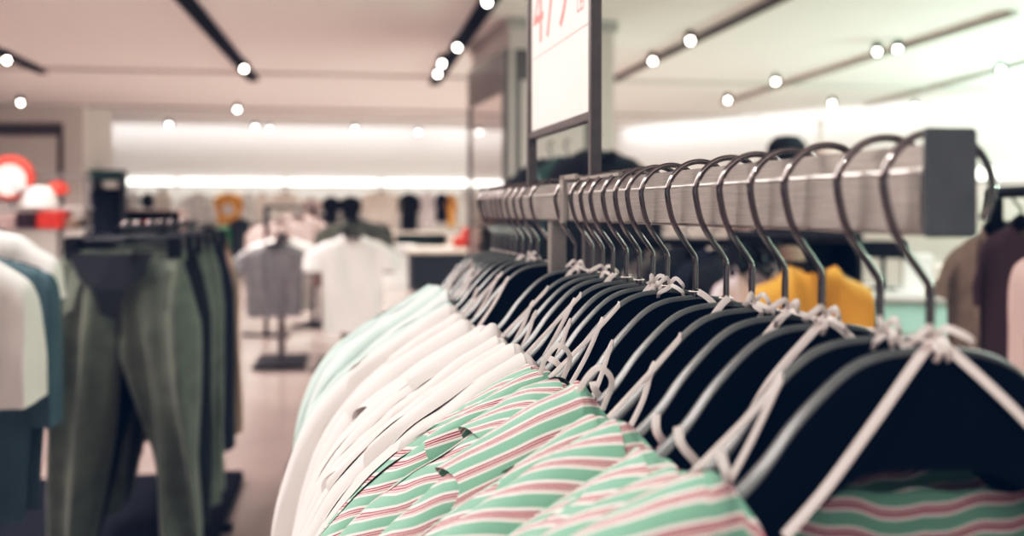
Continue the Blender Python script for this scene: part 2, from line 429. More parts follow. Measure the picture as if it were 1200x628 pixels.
b = MB().box(-.0225, -.0165, u1 - .020, u1, Z - .016, Z + .047).box(-.0225, .022, u1 - .020, u1, Z + .0405, Z + .047).box(-.0215, -.0165, u1 - .075, u1 - .020, Z + .040, Z + .047).box(-.0165, -.011, u0, u1 - .02, Z + .0385, Z + .0425).box(.0165, .022, u1 - .020, u1, Z - .016, Z + .0405)
b.obj('sign_bracket', M['steel'], rack, bevel=.0005)

# price sign standing on the rail
ua, ub = U(1.245), U(1.597)
sign = thing('price_sign', 'framed price poster with red numerals standing on the clothes rail', 'sign', (rx - su * ua, ry + cu * ua, Z + .0385), RZ)
LS = ub - ua; z1 = .46 - .0385; zb = .1135 - .0385
MB().box(-.007, .007, -.007, .007, 0.0003, z1).obj('post', M['frame'], sign, bevel=.001)
MB().box(-.007, .007, LS - .007, LS + .007, 0.0003, z1).obj('post', M['frame'], sign, bevel=.001)
MB().box(-.006, .006, .007, LS - .007, zb, zb + .012).obj('crossbar', M['frame'], sign, bevel=.001)
MB().box(-.006, .006, .007, LS - .007, z1 - .012, z1).obj('crossbar', M['frame'], sign, bevel=.001)
po = MB().box(-.0015, .0015, .007, LS - .007, zb + .012, z1 - .012).obj('poster', M['poster'], sign)
def text_on(s, size, ycen, zbase, m, name, sx=1.0):
    c = bpy.data.curves.new(name, 'FONT'); c.body = s; c.size = size; c.align_x = 'LEFT'; c.offset = -.0
    to = bpy.data.objects.new(name, c); COL.objects.link(to)
    bpy.context.view_layer.update()
    me = bpy.data.meshes.new_from_object(to.evaluated_get(bpy.context.evaluated_depsgraph_get()))
    bpy.data.objects.remove(to); bpy.data.curves.remove(c)
    me.materials.clear(); me.materials.append(m)
    for v in me.vertices:          # text x runs towards the camera (-u), text y is up
        v.co = Vector((-.0019, ycen - v.co.x * sx, zbase + v.co.y))
    return link(name, me, po)
def uu(D): return U(D) - ua
text_on('479', .145, uu(1.578), .2585 - .0385, M['ink'], 'red_numerals', 1.02)
text_on('LEI', .032, uu(1.322), .262 - .0385, M['ink'], 'small_red_lettering', .95)
MB().box(-.0022, -.0016, uu(1.27), uu(1.575), .2385 - .0385, .2395 - .0385).obj('ruled_line', M['inkline'], po)

# ---- hanger
T = smooth_prof([(0, -.078), (.030, -.0815), (.052, -.092), (.080, -.119), (.105, -.150), (.150, -.187), (.200, -.216), (.232, -.235)], 6)
B = smooth_prof([(0, -.150), (.040, -.153), (.075, -.178), (.105, -.206), (.150, -.232), (.200, -.251), (.232, -.259)], 6)
TH = [(0, .0095), (.05, .0115), (.1, .0165), (.2, .025), (.24, .025)]
def hang_rings():
    out = []; n = 54
    for i in range(-n, n + 1):
        s = .232 * i / n; a = abs(s); t = interp(TH, a); zt = interp(T, a); zb = interp(B, a)
        e = max(0, (a - .215) / .017)
        if e > 0: zt -= .006 * e * e; zb += .006 * e * e
        y0 = -.012 * (a / .232) ** 2
        out.append((s, y0, t, zt, zb))
    return out
def hanger_meshes():
    rings = hang_rings(); b = MB(); vs = []; fs = []
    for (s, y0, t, zt, zb) in rings:
        h = t / 2
        vs += [(s, y0 - h, zb + .003), (s, y0 - h, zt - .55 * h), (s, y0 - .6 * h, zt - .12 * h), (s, y0, zt), (s, y0 + .6 * h, zt - .12 * h), (s, y0 + h, zt - .55 * h), (s, y0 + h, zb + .003), (s, y0, zb)]
    for i in range(len(rings) - 1):
        for k in range(8): fs.append((i * 8 + k, i * 8 + (k + 1) % 8, i * 8 + 8 + (k + 1) % 8, i * 8 + 8 + k))
    e = (len(rings) - 1) * 8; fs += [tuple(range(8)), tuple(e + k for k in range(7, -1, -1))]
    body = b.add(vs, fs).mesh('hanger_body', M['hanger'], smooth=35)
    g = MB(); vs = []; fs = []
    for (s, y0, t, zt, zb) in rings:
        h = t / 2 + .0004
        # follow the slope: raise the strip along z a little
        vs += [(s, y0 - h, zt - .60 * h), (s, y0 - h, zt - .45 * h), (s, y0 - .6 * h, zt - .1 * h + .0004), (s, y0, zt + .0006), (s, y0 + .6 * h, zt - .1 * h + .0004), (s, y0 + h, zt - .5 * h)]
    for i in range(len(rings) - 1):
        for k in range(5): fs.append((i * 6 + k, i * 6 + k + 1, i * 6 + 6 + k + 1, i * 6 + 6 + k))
    edge = g.add(vs, fs).mesh('edge_sheen_strip', M['edge'], smooth=50)
    c = (.0045, .0135); r = .0322
    pts = [(0, 0, -.084), (0, 0, -.060), (0, 0, -.046), (-.003, 0, -.039), (-.0165, 0, -.020), (-.0235, 0, -.005)]
    for a in range(175, -50, -15):
        pts.append((c[0] + r * math.cos(R(a)), 0, c[1] + r * math.sin(R(a))))
    hook = MB().tube(crom(pts, 3), .0026, 10).mesh('hook', M['chrome'], smooth=60)
    ferr = MB().lathe([(.0045, -.0795), (.0045, -.074), (.003, -.0725)], n=14).mesh('ferrule', M['chrome'], smooth=40)
    return body, edge, hook, ferr
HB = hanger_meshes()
xs = [1090, 1031, 963, 920, 881, 851, 815, 782, 765, 749, 734, 718, 706, 694, 674, 643, 630, 621, 612, 604, 598, 592, 586, 581, 577]
Ds = [.574 * 729 / (x - 361) for x in xs]
yaws = [0] * len(xs)
proto = None
def kind_of(i): return 'striped' if i < 9 else 'white' if i < 18 else 'mint'
for i, D in enumerate(Ds):
    x, y = rail_xy(D)
    yw = R([-9, -7, -4, -3, -2, -3, 0, 1, -2, 2, -1, 1][i] if i < 12 else rng.uniform(-4, 4)); yaws[i] = yw
    if i == 0: lab = 'black contoured hanger nearest the rail end cap, its whole dark face in view'
    else: lab = 'black contoured hanger with grey painted sheen, %s along the rail from the end cap' % ORD[i]
    if proto is None:
        proto = thing('clothes_hanger', lab, 'hanger', (x, y, EYE), RZ + yw, 'hangers along the steel rail')
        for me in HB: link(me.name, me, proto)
        t = proto
    else:
        t = proto.copy(); COL.objects.link(t); t.location = (x, y, EYE); t.rotation_euler[2] = RZ + yw; t['label'] = lab
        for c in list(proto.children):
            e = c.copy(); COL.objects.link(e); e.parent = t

# ---- garments on the rack
PSTR = [(0, -.165), (.10, -.165), (.128, -.160), (.145, -.168), (.20, -.203), (.25, -.236), (.30, -.277), (.345, -.325), (.375, -.385), (.392, -.47), (.40, -.58)]
PWHT = [(0, -.165), (.10, -.165), (.125, -.158), (.145, -.167), (.20, -.202), (.25, -.236), (.30, -.280), (.335, -.325), (.362, -.385), (.385, -.47), (.40, -.60)]
PMNT = [(0, -.165), (.10, -.165), (.120, -.150), (.140, -.160), (.20, -.196), (.25, -.228), (.30, -.270), (.335, -.320), (.36, -.39), (.372, -.47), (.38, -.56)]
def hem_long(a): return -.80 if a < .30 else -.80 + (a - .30) * .6
names = dict(striped='striped_blouse', white='white_blouse', mint='mint_blouse')
cnt = dict(striped=0, white=0, mint=0)
for i, D in enumerate(Ds):
    kd = kind_of(i); x, y = rail_xy(D)
    gap = min(D - Ds[i - 1] if i else .06, Ds[i + 1] - D if i + 1 < len(Ds) else .04)
    gap2 = (Ds[i + 1] - D) if i + 1 < len(Ds) else .04
    h = max(.017, min(.036, gap * .53)); j = cnt[kd]; cnt[kd] += 1
    if kd == 'striped':
        lab = 'green and red striped top, ' + ('nearest the camera below the dark hanger face' if j == 0 else 'last striped one, beside the white tops' if j == 8 else '%s striped one from the rail end cap' % ORD[j])
    elif kd == 'white':
        lab = 'plain white top hanging on the rail, ' + ('beside the last striped top' if j == 0 else '%s white one behind the striped tops' % ORD[j])
    else:
        lab = 'pale mint top on the rail, ' + ('beside the last white top' if j == 0 else 'at the far end of the rail' if j == 6 else '%s mint one behind the white tops' % ORD[j])
    t = thing(names[kd], lab, 'top', (x, y, EYE), RZ + yaws[i], '%s tops on the rail' % kd)
    P = dict(striped=PSTR, white=PWHT, mint=PMNT)[kd]
    r2 = random.Random(i * 13 + 5)
    dz = r2.uniform(-.002, .017); ds = r2.uniform(.94, 1.06)
    P = [(a * ds if a > .13 else a, b + (dz if a > .11 else 0)) for a, b in P]
    m = M['striped'] if kd == 'striped' else M['white'] if kd == 'white' else (M['mintcloth'] if j % 2 else M['mintdeep'])
    g = garment_mb(P, hem_long, h, neck_s=.112, neck_front=-.25, neck_back=-.168, seed=i + 1, fold=.010 if kd == 'striped' else .008, freq=30, flare=.40, step=.006, rows=26, wrinkle=.0045)
    g.obj('cloth', m, t, smooth=180, dbl=1e-5)
    if kd != 'mint':
        for sd in (-1, 1):
            s1 = r2.uniform(.20, .28) if kd == 'striped' else r2.uniform(.22, .32)
            flounce_mb(P, sd, .131, s1, h + .0015, .0045, r2.uniform(.02, .05), i + 3, r2.uniform(-.2, .35)).obj('shoulder_flounce', m, t, smooth=180)
    sp = M['strap']
    w = .0060
    def strap(pts, ww=w, nrm=(0, -1, .25)):
        ribbon_mb(pts, ww, nrm).obj('strap', sp, t, smooth=60)
    q = lambda v: v + r2.uniform(-.004, .004)
    f = -.0105
    if i in (0, 2, 3, 5, 8, 11, 14, 18):
        strap([(0.000, -.0062, -.074), (-.010, -.0085, -.083), (q(-.040), f - .002, q(-.118)), (q(-.070), f - .005, q(-.152)), (q(-.094), -h - .002, -.177)])
    else:
        sa = r2.uniform(.055, .085); strap([(-sa, -.001, interp(T, sa) + .0006), (-sa - .006, -.0085, interp(T, sa) - .006), (-sa * .5 - .055, f - .003, interp(T, sa) * .5 - .088), (q(-.112), -h - .001, -.176)], .0046)
    if i in (0, 1, 2, 6):
        strap([(0.000, -.0062, -.074), (.012, -.0085, -.083), (q(.045), f - .002, q(-.113)), (q(.080), f - .005, q(-.150)), (q(.10), -h - .002, -.177)])
    if i % 3 == 1:
        sa = r2.uniform(.045, .065); strap([(-sa, -.001, interp(T, sa) + .0006), (-sa - .006, -.0075, interp(T, sa) - .005), (-sa * .5 - .055, f + .001, interp(T, sa) * .5 - .074), (q(-.124), -h * .6, -.160)], .0044, (0, -1, .2))
    if i in (1, 2, 3, 6, 8):
        strap([(-.096, -h * .9, -.182), (q(-.104), -h - .006, q(-.165)), (q(-.110), -h - .010, q(-.150)), (q(-.114), -h - .008, q(-.143))], .0062, (0, -1, .1))
    if i in (5, 7):
        strap([(-.112, -h * .5, -.165), (-.106, -h * .8, -.140), (-.118, -h * .9, -.128), (-.130, -h * .7, -.142), (-.134, -h * .4, -.162)], .005, (0, -1, .2))
    # the little bow round the neck of the hook
    bw = MB()
    for (ax, az, ll) in ((-1, .30, .010), (1, .2, .011), (-.5, -1.0, .009), (.8, -.7, .012)) if i in (0, 1, 2, 3, 4, 7, 8, 12, 14, 17) else ():
        a = q(0) * 2
        bb = ribbon_mb([(0, -.0058, -.073), (ax * ll * .45, -.010, -.0725 + az * ll * .8 + .004), (ax * ll + a, -.012, -.074 + az * ll * .7), (ax * ll * 1.25 + a, -.0095, -.078 + az * ll * .85)], .0045, (.2, -1, .3), 4)
        bw.add(bb.v, bb.f)
    ring = ribbon_mb([(.0054 * math.cos(a), .0054 * math.sin(a), -.0745) for a in [k * math.pi / 4 for k in range(9)]], .003, (0, 0, 1), 2)
    bw.add(ring.v, ring.f)
    bw.obj('strap_knot', sp, t, smooth=60)

# ------------------------------------------------------------------ helpers for the shop behind
def tee_prof(w, sl=0, drop=.06, slope=.35):
    """half shoulder line: w half shoulder width, sl sleeve reach"""
    p = [(0, -.015), (.055, -.005), (.075, 0), (w * .65, -.03), (w, -.055)]
    if sl: p += [(w + sl * .5, -.055 - sl * slope), (w + sl, -.055 - sl * (slope + .35) * 1.0), (w + sl + .012, -.10 - sl * (slope + .45))]
    else: p += [(w + .015, -.085), (w + .022, -.12)]
    return p
GC = [100]
def garment(name, label, cat, loc, rz, w, hgt, m, sl=0, sl_len=.2, group=None, h=.05, fold=.02, hang=True, nf=-.07, ns=.07, freq=26):
    GC[0] += 1
    t = thing(name, label, cat, loc, rz, group)
    P = tee_prof(w, sl)
    def hem(a):
        if a <= w + .005 or not sl: return -hgt
        return -.06 - sl * .4 - sl_len
    step = .014 if loc[1] < 12 else .03
    g = garment_mb(P, hem, h, neck_s=ns, neck_front=nf, neck_back=-.02, seed=GC[0], fold=fold, freq=freq, flare=.4, step=step, rows=14 if loc[1] < 12 else 8, wrinkle=.008)
    g.obj('cloth', m, t, smooth=180, dbl=1e-5)
    if hang:
        c = [(0, 0, -.01), (0, 0, .03), (-.02, 0, .05), (-.022, 0, .07), (0, 0, .09), (.02, 0, .075)]
        MB().tube(crom(c, 3), .004, 6).tube([(-w * .8, 0, -.05), (0, 0, -.005), (w * .8, 0, -.05)], .012, 6).obj('hanger_inside', M['blackm'], t, smooth=60)
    return t
def floor_rack(name, label, A, Bp, z, m=None, r=.018, posts=(0, 1)):
    """a straight hanging rail between two floor points, with end posts and foot bars"""
    m = m or M['blackm']
    A = Vector((A[0], A[1], 0)); Bp = Vector((Bp[0], Bp[1], 0)); dv = Bp - A; an = math.atan2(dv.y, dv.x); L = dv.length
    t = thing(name, label, 'clothes rack', A, an)
    MB().tube([(0, 0, z), (L, 0, z)], r, 10).obj('rail', m, t, smooth=40)
    for u in [L * p for p in posts]:
        MB().box(u - .02, u + .02, -.02, .02, .03, z + .01).obj('post', m, t, bevel=.003)
        MB().box(u - .025, u + .025, -.28, .28, 0, .03).obj('foot', m, t, bevel=.004)
    return t
def shelf_unit(name, label, cat, c, rz, w, dpt, hgt, m, shelves=3, back=None):
    t = thing(name, label, cat, c, rz)
    for s in (-1, 1): MB().box(s * w / 2 - .02, s * w / 2 + .02, -dpt / 2, dpt / 2, 0, hgt).obj('side_panel', m, t, bevel=.003)
    for i in range(shelves):
        z = hgt * (i + .15) / (shelves - .85 + .0001) if shelves > 1 else hgt
        z = min(z, hgt) - .015
        MB().box(-w / 2 + .02, w / 2 - .02, -dpt / 2, dpt / 2, z - .015, z + .015).obj('shelf', m, t)
    MB().box(-w / 2 + .02, w / 2 - .02, dpt / 2 - .02, dpt / 2, .02, hgt - .03).obj('back_panel', back or m, t)
    return t
def simple(name, label, cat, mb, m, loc, rz=0, bevel=.004, smooth=None, group=None):
    o = mb.obj(name, m, None, loc, rz, bevel=bevel, smooth=smooth); return tag(o, label, cat, group)

# ------------------------------------------------------------------ left: shirts on their rack
def left_rack(D): return (-1.56 - .161 * (D - 2.4), D)
A = left_rack(1.9); Bq = left_rack(3.05)
floor_rack('shirt_rack', 'black rack of white shirts at the left edge', A, Bq, 1.40)
x, y = left_rack(2.25); garment('long_shirt', 'off-white long shirt lowest at the left edge', 'shirt', (x, y, 1.31), YAW, .20, .80, M['beige'], sl=.02, group=None)
x, y = left_rack(2.40); garment('white_shirt', 'white puffy-sleeved shirt in front on the left rack', 'shirt', (x, y, 1.31), YAW, .23, .50, M['white'], sl=.14, sl_len=.34, h=.07, fold=.035, freq=36)
x, y = left_rack(2.62); x += .05; garment('slate_dress', 'slate blue long garment between the white shirts, left', 'dress', (x, y, 1.24), YAW, .27, .72, M['teal'], sl=.05, sl_len=.40, h=.045)
x, y = left_rack(2.82); garment('white_shirt', 'white shirt at the back of the left rack, next to trousers', 'shirt', (x, y, 1.315), YAW, .22, .55, M['white'], sl=.10, sl_len=.14, h=.06, fold=.035, freq=36)

# ------------------------------------------------------------------ left: trousers on their rack
def tr_rack(D): return (-1.335 - .161 * (D - 3.45), D)
A = tr_rack(3.3); Bq = tr_rack(4.9)
rk = floor_rack('trouser_rack', 'black rack with clip hangers carrying khaki trousers', A, Bq, 1.265, posts=(.5,))
ln = (Vector((*Bq, 0)) - Vector((*A, 0))).length
MB().box(-.05, ln - .02, -.24, .95, .0, .05).obj('base_plinth', M['trackm'], rk, bevel=.006)
def trouser_mb(w=.235, hgt=1.03, seed=0, spread=.06):
    r = random.Random(seed); mb = MB(); n = 44; rows = 40
    for sd in (-1, 1):
        rings = []
        for q in range(rows + 1):
            t = q / rows; z = -hgt * t * (1 if sd < 0 else .985)
            cr = .36
            inner = 0 if t < cr else (t - cr) / (1 - cr) * .125
            outer = w * interp([(0, .82), (.10, .92), (.25, 1.0), (.6, .97), (1, .93)], t) + spread * t * .5
            c = (inner + outer) / 2; a = (outer - inner) / 2; b = interp([(0, .035), (.12, .06), (.3, .085), (.7, .07), (1, .055)], t)
            ring = []
            for k in range(n):
                g = 2 * math.pi * k / n
                xx = c + a * math.copysign(abs(math.cos(g)) ** .8, math.cos(g)); yy = b * math.copysign(abs(math.sin(g)) ** .8, math.sin(g))
                fo = noise.noise(Vector((xx * 12 + seed * 3, z * 2.2, sd * 4 + yy * 6))) * .05 + (abs(math.sin(xx * 30 + z * 2.5 + seed)) - .5) * .05 * min(1, t * 3)
                ring.append((sd * xx + fo * .25, yy + fo, z))
            rings.append(ring)
        vs = [v for g in rings for v in g]; fs = []
        for i in range(rows):
            for k in range(n): fs.append((i * n + k, i * n + (k + 1) % n, (i + 1) * n + (k + 1) % n, (i + 1) * n + k))
        mb.add(vs, fs)
    return mb
tl = [(3.45, 'khaki', 'khaki green trousers hanging in front, legs apart'), (3.66, 'black', 'black trousers second in the row, seen between khaki legs'),
      (3.88, 'khaki', 'khaki green trousers third in the row, behind the black pair'), (4.08, 'khaki', 'khaki green trousers last green pair before the navy'),
      (4.33, 'navy', 'dark navy trousers behind the green pairs'), (4.62, 'brown', 'tan brown trousers at the far end of the rack')]
for i, (D, mm, lab) in enumerate(tl):
    x, y = tr_rack(D)
    t = thing('trousers', lab, 'trousers', (x, y, 1.195), YAW + R(-3 if i == 0 else 2), 'trousers on the black rack')
    trouser_mb(seed=i + 1, hgt=1.04 if i < 4 else .92, w=.235 if i < 4 else .245).obj('legs', M[mm], t, smooth=180)
    wb = MB(); vs = []; n = 28
    for z, e in ((.0, 1.02), (-.038, 1.03)):
        for k in range(n):
            g = 2 * math.pi * k / n; vs.append((.198 * e * math.cos(g), .042 * e * math.sin(g) + .008 * math.sin(3 * g), z))
    wb.add(vs, [(k, (k + 1) % n, n + (k + 1) % n, n + k) for k in range(n)]).obj('waistband', M[mm], t, smooth=60)
    if i == 0:
        MB().add([(-.17, -.075, -.005), (-.02, -.078, -.012), (.11, -.075, -.005), (.075, -.10, -.09), (.03, -.112, -.13), (.0, -.125, -.23), (-.05, -.122, -.21), (-.075, -.115, -.13), (-.13, -.10, -.09)], [(0, 1, 2, 3, 4, 5, 6, 7, 8)]).obj('dark_patch', M['black'], t)['label'] = 'black pointed patch at the fly'  # flat black patch over the front of the waist
        for s in (-1, 1):
            MB().add([(s * .17, -.068, -.07), (s * .12, -.078, -.06), (s * .15, -.094, -.20), (s * .19, -.084, -.22)], [(0, 1, 2, 3)]).obj('pocket_flap', M['khaki'], t)
    hg = thing('clip_hanger', 'black clip hanger holding the %s' % lab.replace('hanging in front, legs apart', 'in front'), 'hanger', (x, y, 1.195), YAW + R(-3 if i == 0 else 2), 'clip hangers on the trouser rack')
    MB().tube([(-.19, 0, .03), (.19, 0, .03)], .010, 8).obj('bar', M['blackm'], hg, smooth=40)
    for s in (-1, 1):
        MB().box(s * .17 - .022, s * .17 + .022, -.052, .052, -.03, .045).obj('clip', M['blackm'], hg, bevel=.004)
    c = [(0, 0, .03), (0, 0, .055), (-.022, 0, .075), (0, 0, .098), (.022, 0, .08)]
    MB().tube(crom(c, 3), .004, 6).obj('hook', M['chrome'], hg, smooth=60)

# ------------------------------------------------------------------ tee shirt stands in the middle distance
def stand(label, x, d, z, base_w=.44):
    c = at(x, HY, d)
    t = thing('display_stand', label, 'stand', (c.x, c.y, 0), YAW)
    MB().box(-base_w / 2, base_w / 2, -base_w * .9, base_w * .9, 0, .025).obj('base_plate', M['blackm'], t, bevel=.005)
    MB().box(-.03, .03, -.03, .03, .025, z).obj('pole', M['frame'], t, bevel=.004)
    MB().box(-.045, .045, -.05, .05, z, z + .035).obj('arm_bracket', M['blackm'], t, bevel=.004)
    MB().box(-.02, .02, -.45, .65, z + .01, z + .03).obj('arm', M['blackm'], t, bevel=.003)
    return t
stand('black floor stand with square base under the grey tee', 330, 8.72, 1.10)
c = at(322, 284, 8.5); garment('grey_tee', 'grey jersey tee on the front of the square based stand', 'tee', c, YAW, .22, .63, M['grey'], sl=.13, sl_len=.16, h=.07, fold=.022)
c = at(331, 279, 9.05); garment('white_tee', 'white tee hanging directly behind the grey tee', 'tee', c, YAW, .25, .66, M['white'], sl=.16, sl_len=.16, h=.06)
stand('black floor stand under the white tee, mostly hidden', 404, 8.5, 1.16)
c = at(413, 276, 8.3); garment('white_tee', 'large white tee hanging left of the steel rail', 'tee', c, YAW, .235, .80, M['white'], sl=.15, sl_len=.17, h=.075, fold=.022)
stand('black floor stand with small base behind the white tee', 378, 11.6, 1.25, .40)
c = at(330, 258, 10.6); garment('knit_cardigan', 'blush speckled knit behind the grey tee', 'cardigan', c, YAW, .24, .75, M['blush'], sl=.12, sl_len=.5, h=.07)
c = at(349, 252, 11.2); garment('knit_cardigan', 'blush speckled knit farther back, right of the other knit', 'cardigan', c, YAW, .24, .80, M['blush'], sl=.12, sl_len=.5, h=.07)
c = at(415, 257, 10.4); garment('olive_jacket', 'dark olive jacket behind the large white tee', 'jacket', c, YAW, .27, .55, M['olive'], sl=.13, sl_len=.45, h=.08)
floor_rack('knit_rack', 'dark rack holding the blush knits behind the tees', at(312, HY, 10.5)[:2], at(368, HY, 11.4)[:2], 1.37)

# ------------------------------------------------------------------ display table in the distance
c = at(590, HY, 17.3)
t = thing('display_table', 'black display table with pale wooden top left of the rail', 'table', (c.x, c.y, 0), YAW)
MB().box(-1.62, 1.6, -.5, .5, 0, .62).obj('base', M['black'], t, bevel=.01)
MB().box(-1.66, 1.64, -.55, .55, .62, .70).obj('table_top', M['wood'], t, bevel=.01)
for i, (x0, x1, y0, lab) in enumerate(((531, 541, 276, 'low red folded pile at the left on the display table'), (541, 556, 266, 'taller red folded pile on the display table'))):
    c0 = at((x0 + x1) / 2, HY, 17.0); w = px(x1 - x0, 17) * .95
    simple('folded_pile', lab, 'clothes', MB().box(-w / 2, w / 2, -.15, .15, 0, px(290 - y0, 17) * .95), M['red'], (c0.x, c0.y, .70), YAW, bevel=.03, smooth=180, group='red piles on the table')
c0 = at(466, HY, 17.8); simple('storage_box', 'white low display box left of the black table', 'box', MB().box(-.26, .26, -.3, .3, 0, .54), M['whitep'], (c0.x, c0.y, 0), YAW, .01)
c0 = at(466, HY, 17.5); simple('storage_box', 'white box stacked on the low display box', 'box', MB().box(-.27, .27, -.25, .3, 0, .18), M['greylite'], (c0.x, c0.y + .3, .54), YAW, .01)
c0 = at(493, HY, 19.3)
t = shelf_unit('wall_shelf_unit', 'pale shelf unit below the dark shirts on the far wall', 'shelf', (c0.x, c0.y, 0), YAW, 1.05, .5, .92, M['wood'], 3, M['darkgreen'])

# ------------------------------------------------------------------ clothes along the back wall
def wallD(x): # depth just in front of the back wall along a pixel column
    return (b1 - .62) / (cy - sy * (x - 600) / F)
A = room(-9.6, b1 - .62); Bq = room(a1 - 1.2, b1 - .62)
t = thing('wall_rail', 'long steel hanging rail along the back wall under the light strip', 'rail', (A.x, A.y, 0), YAW)
MB().tube([(0, 0, 1.88), ((Bq - A).length, 0, 1.88)], .02, 8).obj('rod', M['frame'], t, smooth=40)
for kx in range(9):
    u = (Bq - A).length * kx / 8
    MB().box(u - .02, u + .02, 0, .6, 1.87, 1.89).obj('bracket', M['frame'], t)
wallcl = [(214, 251, 226, 266, 'white', 'white wide top on back wall left of the orange tee', 'top'), (251, 285, 226, 262, 'orange', 'orange tee with pale chest print on the back wall', 'tee'),
 (285, 298, 226, 250, 'white', 'narrow white top right of the orange tee', 'top'), (301, 314, 226, 256, 'beige', 'cream top third from the orange tee on back wall', 'top'),
 (318, 352, 224, 258, 'beige', 'wide cream top above the blush knits', 'top'), (354, 376, 232, 262, 'pink', 'blush top hanging above the olive jacket', 'top'),
 (424, 470, 222, 282, 'beige', 'cream jacket on back wall left of a black shirt', 'jacket'), (467, 492, 226, 271, 'black', 'black shirt on back wall between cream and lilac clothes', 'shirt'),
 (491, 511, 224, 268, 'lilac', 'pale lilac top right of the black shirt', 'top'), (509, 526, 226, 260, 'navy', 'narrow black top beside the orange sleeve piece', 'top'),
 (523, 534, 227, 266, 'orange', 'narrow orange top between black and white ones', 'top'), (532, 556, 224, 258, 'white', 'white top nearest the pillar on back wall', 'top'),
 (147, 163, 224, 246, 'white', 'small white top on back wall above the left shelf', 'top'), (181, 201, 222, 246, 'beige', 'cream top on back wall right part of left shelf', 'top'),
 (166, 181, 226, 244, 'black', 'small black top between white and cream ones', 'top'),
 (378, 398, 230, 262, 'black', 'dark top in the gap above the olive jacket', 'top'), (398, 424, 230, 262, 'black', 'dark top left of the cream jacket', 'top')]
for (x0, x1, y0, y1, mm, lab, cat) in wallcl:
    xc = (x0 + x1) / 2; dd = wallD(xc); w = px(x1 - x0, dd) / 2; p = at(xc, y0, dd); p.z = min(p.z, 1.79)
    g = garment('hanging_' + cat.replace('top', 'shirt'), lab, cat.replace('top', 'shirt'), p, YAW, max(.08, w * .72), px(y1 - y0, dd), M[mm], sl=max(.02, w * .26), sl_len=px(y1 - y0, dd) * .4, h=.06, group='clothes on the back wall rail')
    if mm == 'orange' and x0 == 251:
        MB().lathe([(.001, -.004), (.13, -.004), (.13, 0), (.001, 0)], n=20).obj('chest_print', M['lilac'], g, loc=(0, -.12, -.36)).rotation_euler = (R(90), 0, 0)
c0 = at(264, HY, 20.5); simple('green_column', 'bright green narrow panel below the orange tee', 'panel', MB().box(-.12, .12, -.06, .06, 0, .98), M['green'], (c0.x, c0.y, 0), YAW, .01)
c0 = at(281, HY, 20.3); garment('black_dress', 'black long garment right of the green panel', 'dress', at(281, 256, 20.3), YAW, .16, .95, M['black'], sl=.03, h=.08)
c0 = at(258, HY, 17.5); simple('storage_box', 'white low box under the green panel', 'box', MB().box(-.15, .15, -.15, .15, 0, .42), M['whitep'], (c0.x + .05, c0.y, 0), YAW, .03, 180)
lowcl = ['black', 'olive', 'navy', 'burgundy', 'greylite', 'black', 'coat', 'navy', 'black', 'teal', 'black', 'olive', 'pink', 'black', 'navy', 'burgundy', 'red', 'black']
lown = dict(black='black', olive='dark olive', navy='navy', burgundy='dark burgundy', greylite='pale grey', coat='grey-brown', teal='slate blue', pink='blush', red='red')
A = room(-8.6, b1 - .75)
t = thing('wall_rail', 'lower hanging rail along the back wall near the floor', 'rail', (A.x, A.y, 0), YAW)
MB().tube([(0, 0, 1.03), (9.4, 0, 1.03)], .018, 8).obj('rod', M['frame'], t, smooth=40)
for u in (0, 2.35, 4.7, 7.05, 9.4):
    MB().box(u - .018, u + .018, -.018, .018, 0, 1.02).obj('post', M['frame'], t)
for i, mm in enumerate(lowcl):
    q = room(-8.35 + i * .53, b1 - .75)
    garment('long_dress', '%s garment on the lower back wall rail, %s from its left end' % (lown[mm], ORD[i].replace('nearest', 'first')), 'dress', (q.x, q.y, .99), YAW + .5, .21, .82, M[mm], sl=.06, sl_len=.3, h=.09, group='clothes on the lower back wall rail')
# left shelf with goods and the dark cabinet
c0 = at(176, HY, 19.5); shelf_unit('wall_shelf_unit', 'pale topped shelf unit above the trouser rack', 'shelf', (c0.x, c0.y, 0), YAW, 1.25, .5, 1.36, M['pink'], 3, M['black'])
for (x0, x1, y0, mm, lab) in ((164, 173, 252, 'red', 'small red pile on the left shelf unit'), (150, 162, 254, 'greylite', 'small grey pile left of the red pile'), (178, 198, 252, 'frame', 'dark grey pile right of the red pile')):
    q = at((x0 + x1) / 2, HY, 19.3); w = px(x1 - x0, 19.3) / 2
    zb = 1.36 * 1.15 / 2.15 * 1.0
    simple('folded_pile', lab, 'clothes', MB().box(-w, w, -.18, .10, 0, .40), M[mm], (q.x, q.y, .728), YAW, .02, 180, 'folded piles on the left shelf')
c0 = at(120, HY, 18)
t = thing('display_cabinet', 'dark cabinet with a lit shelf behind the trouser rack', 'cabinet', (c0.x, c0.y, 0), YAW)
MB().box(-.35, .35, .2, .25, 0, 2.05).box(-.38, -.33, -.25, .2, 0, 2.05).box(.33, .38, -.25, .2, 0, 2.05).obj('carcass', M['black'], t)
MB().box(-.38, .38, -.27, .25, 1.86, 2.06).obj('header_panel', M['darkgreen'], t)
MB().box(.06, .33, -.22, .1, 1.74, 1.86).obj('shelf_light', M['whitep'], t)
garment('navy_coat', 'navy black coat hanging in the dark cabinet', 'coat', (c0.x - .02, c0.y - .1, 1.70), YAW, .22, 1.1, M['navy'], sl=.06, sl_len=.6, h=.09)
simple('burgundy_hat', 'dark burgundy round hat in the dark cabinet', 'hat', MB().lathe([(.02, .13), (.09, .10), (.12, .02), (.12, -.10), (.02, -.12)], n=18), M['burgundy'], (c0.x - .12, c0.y - .12, 1.92), 0, 0, 50)

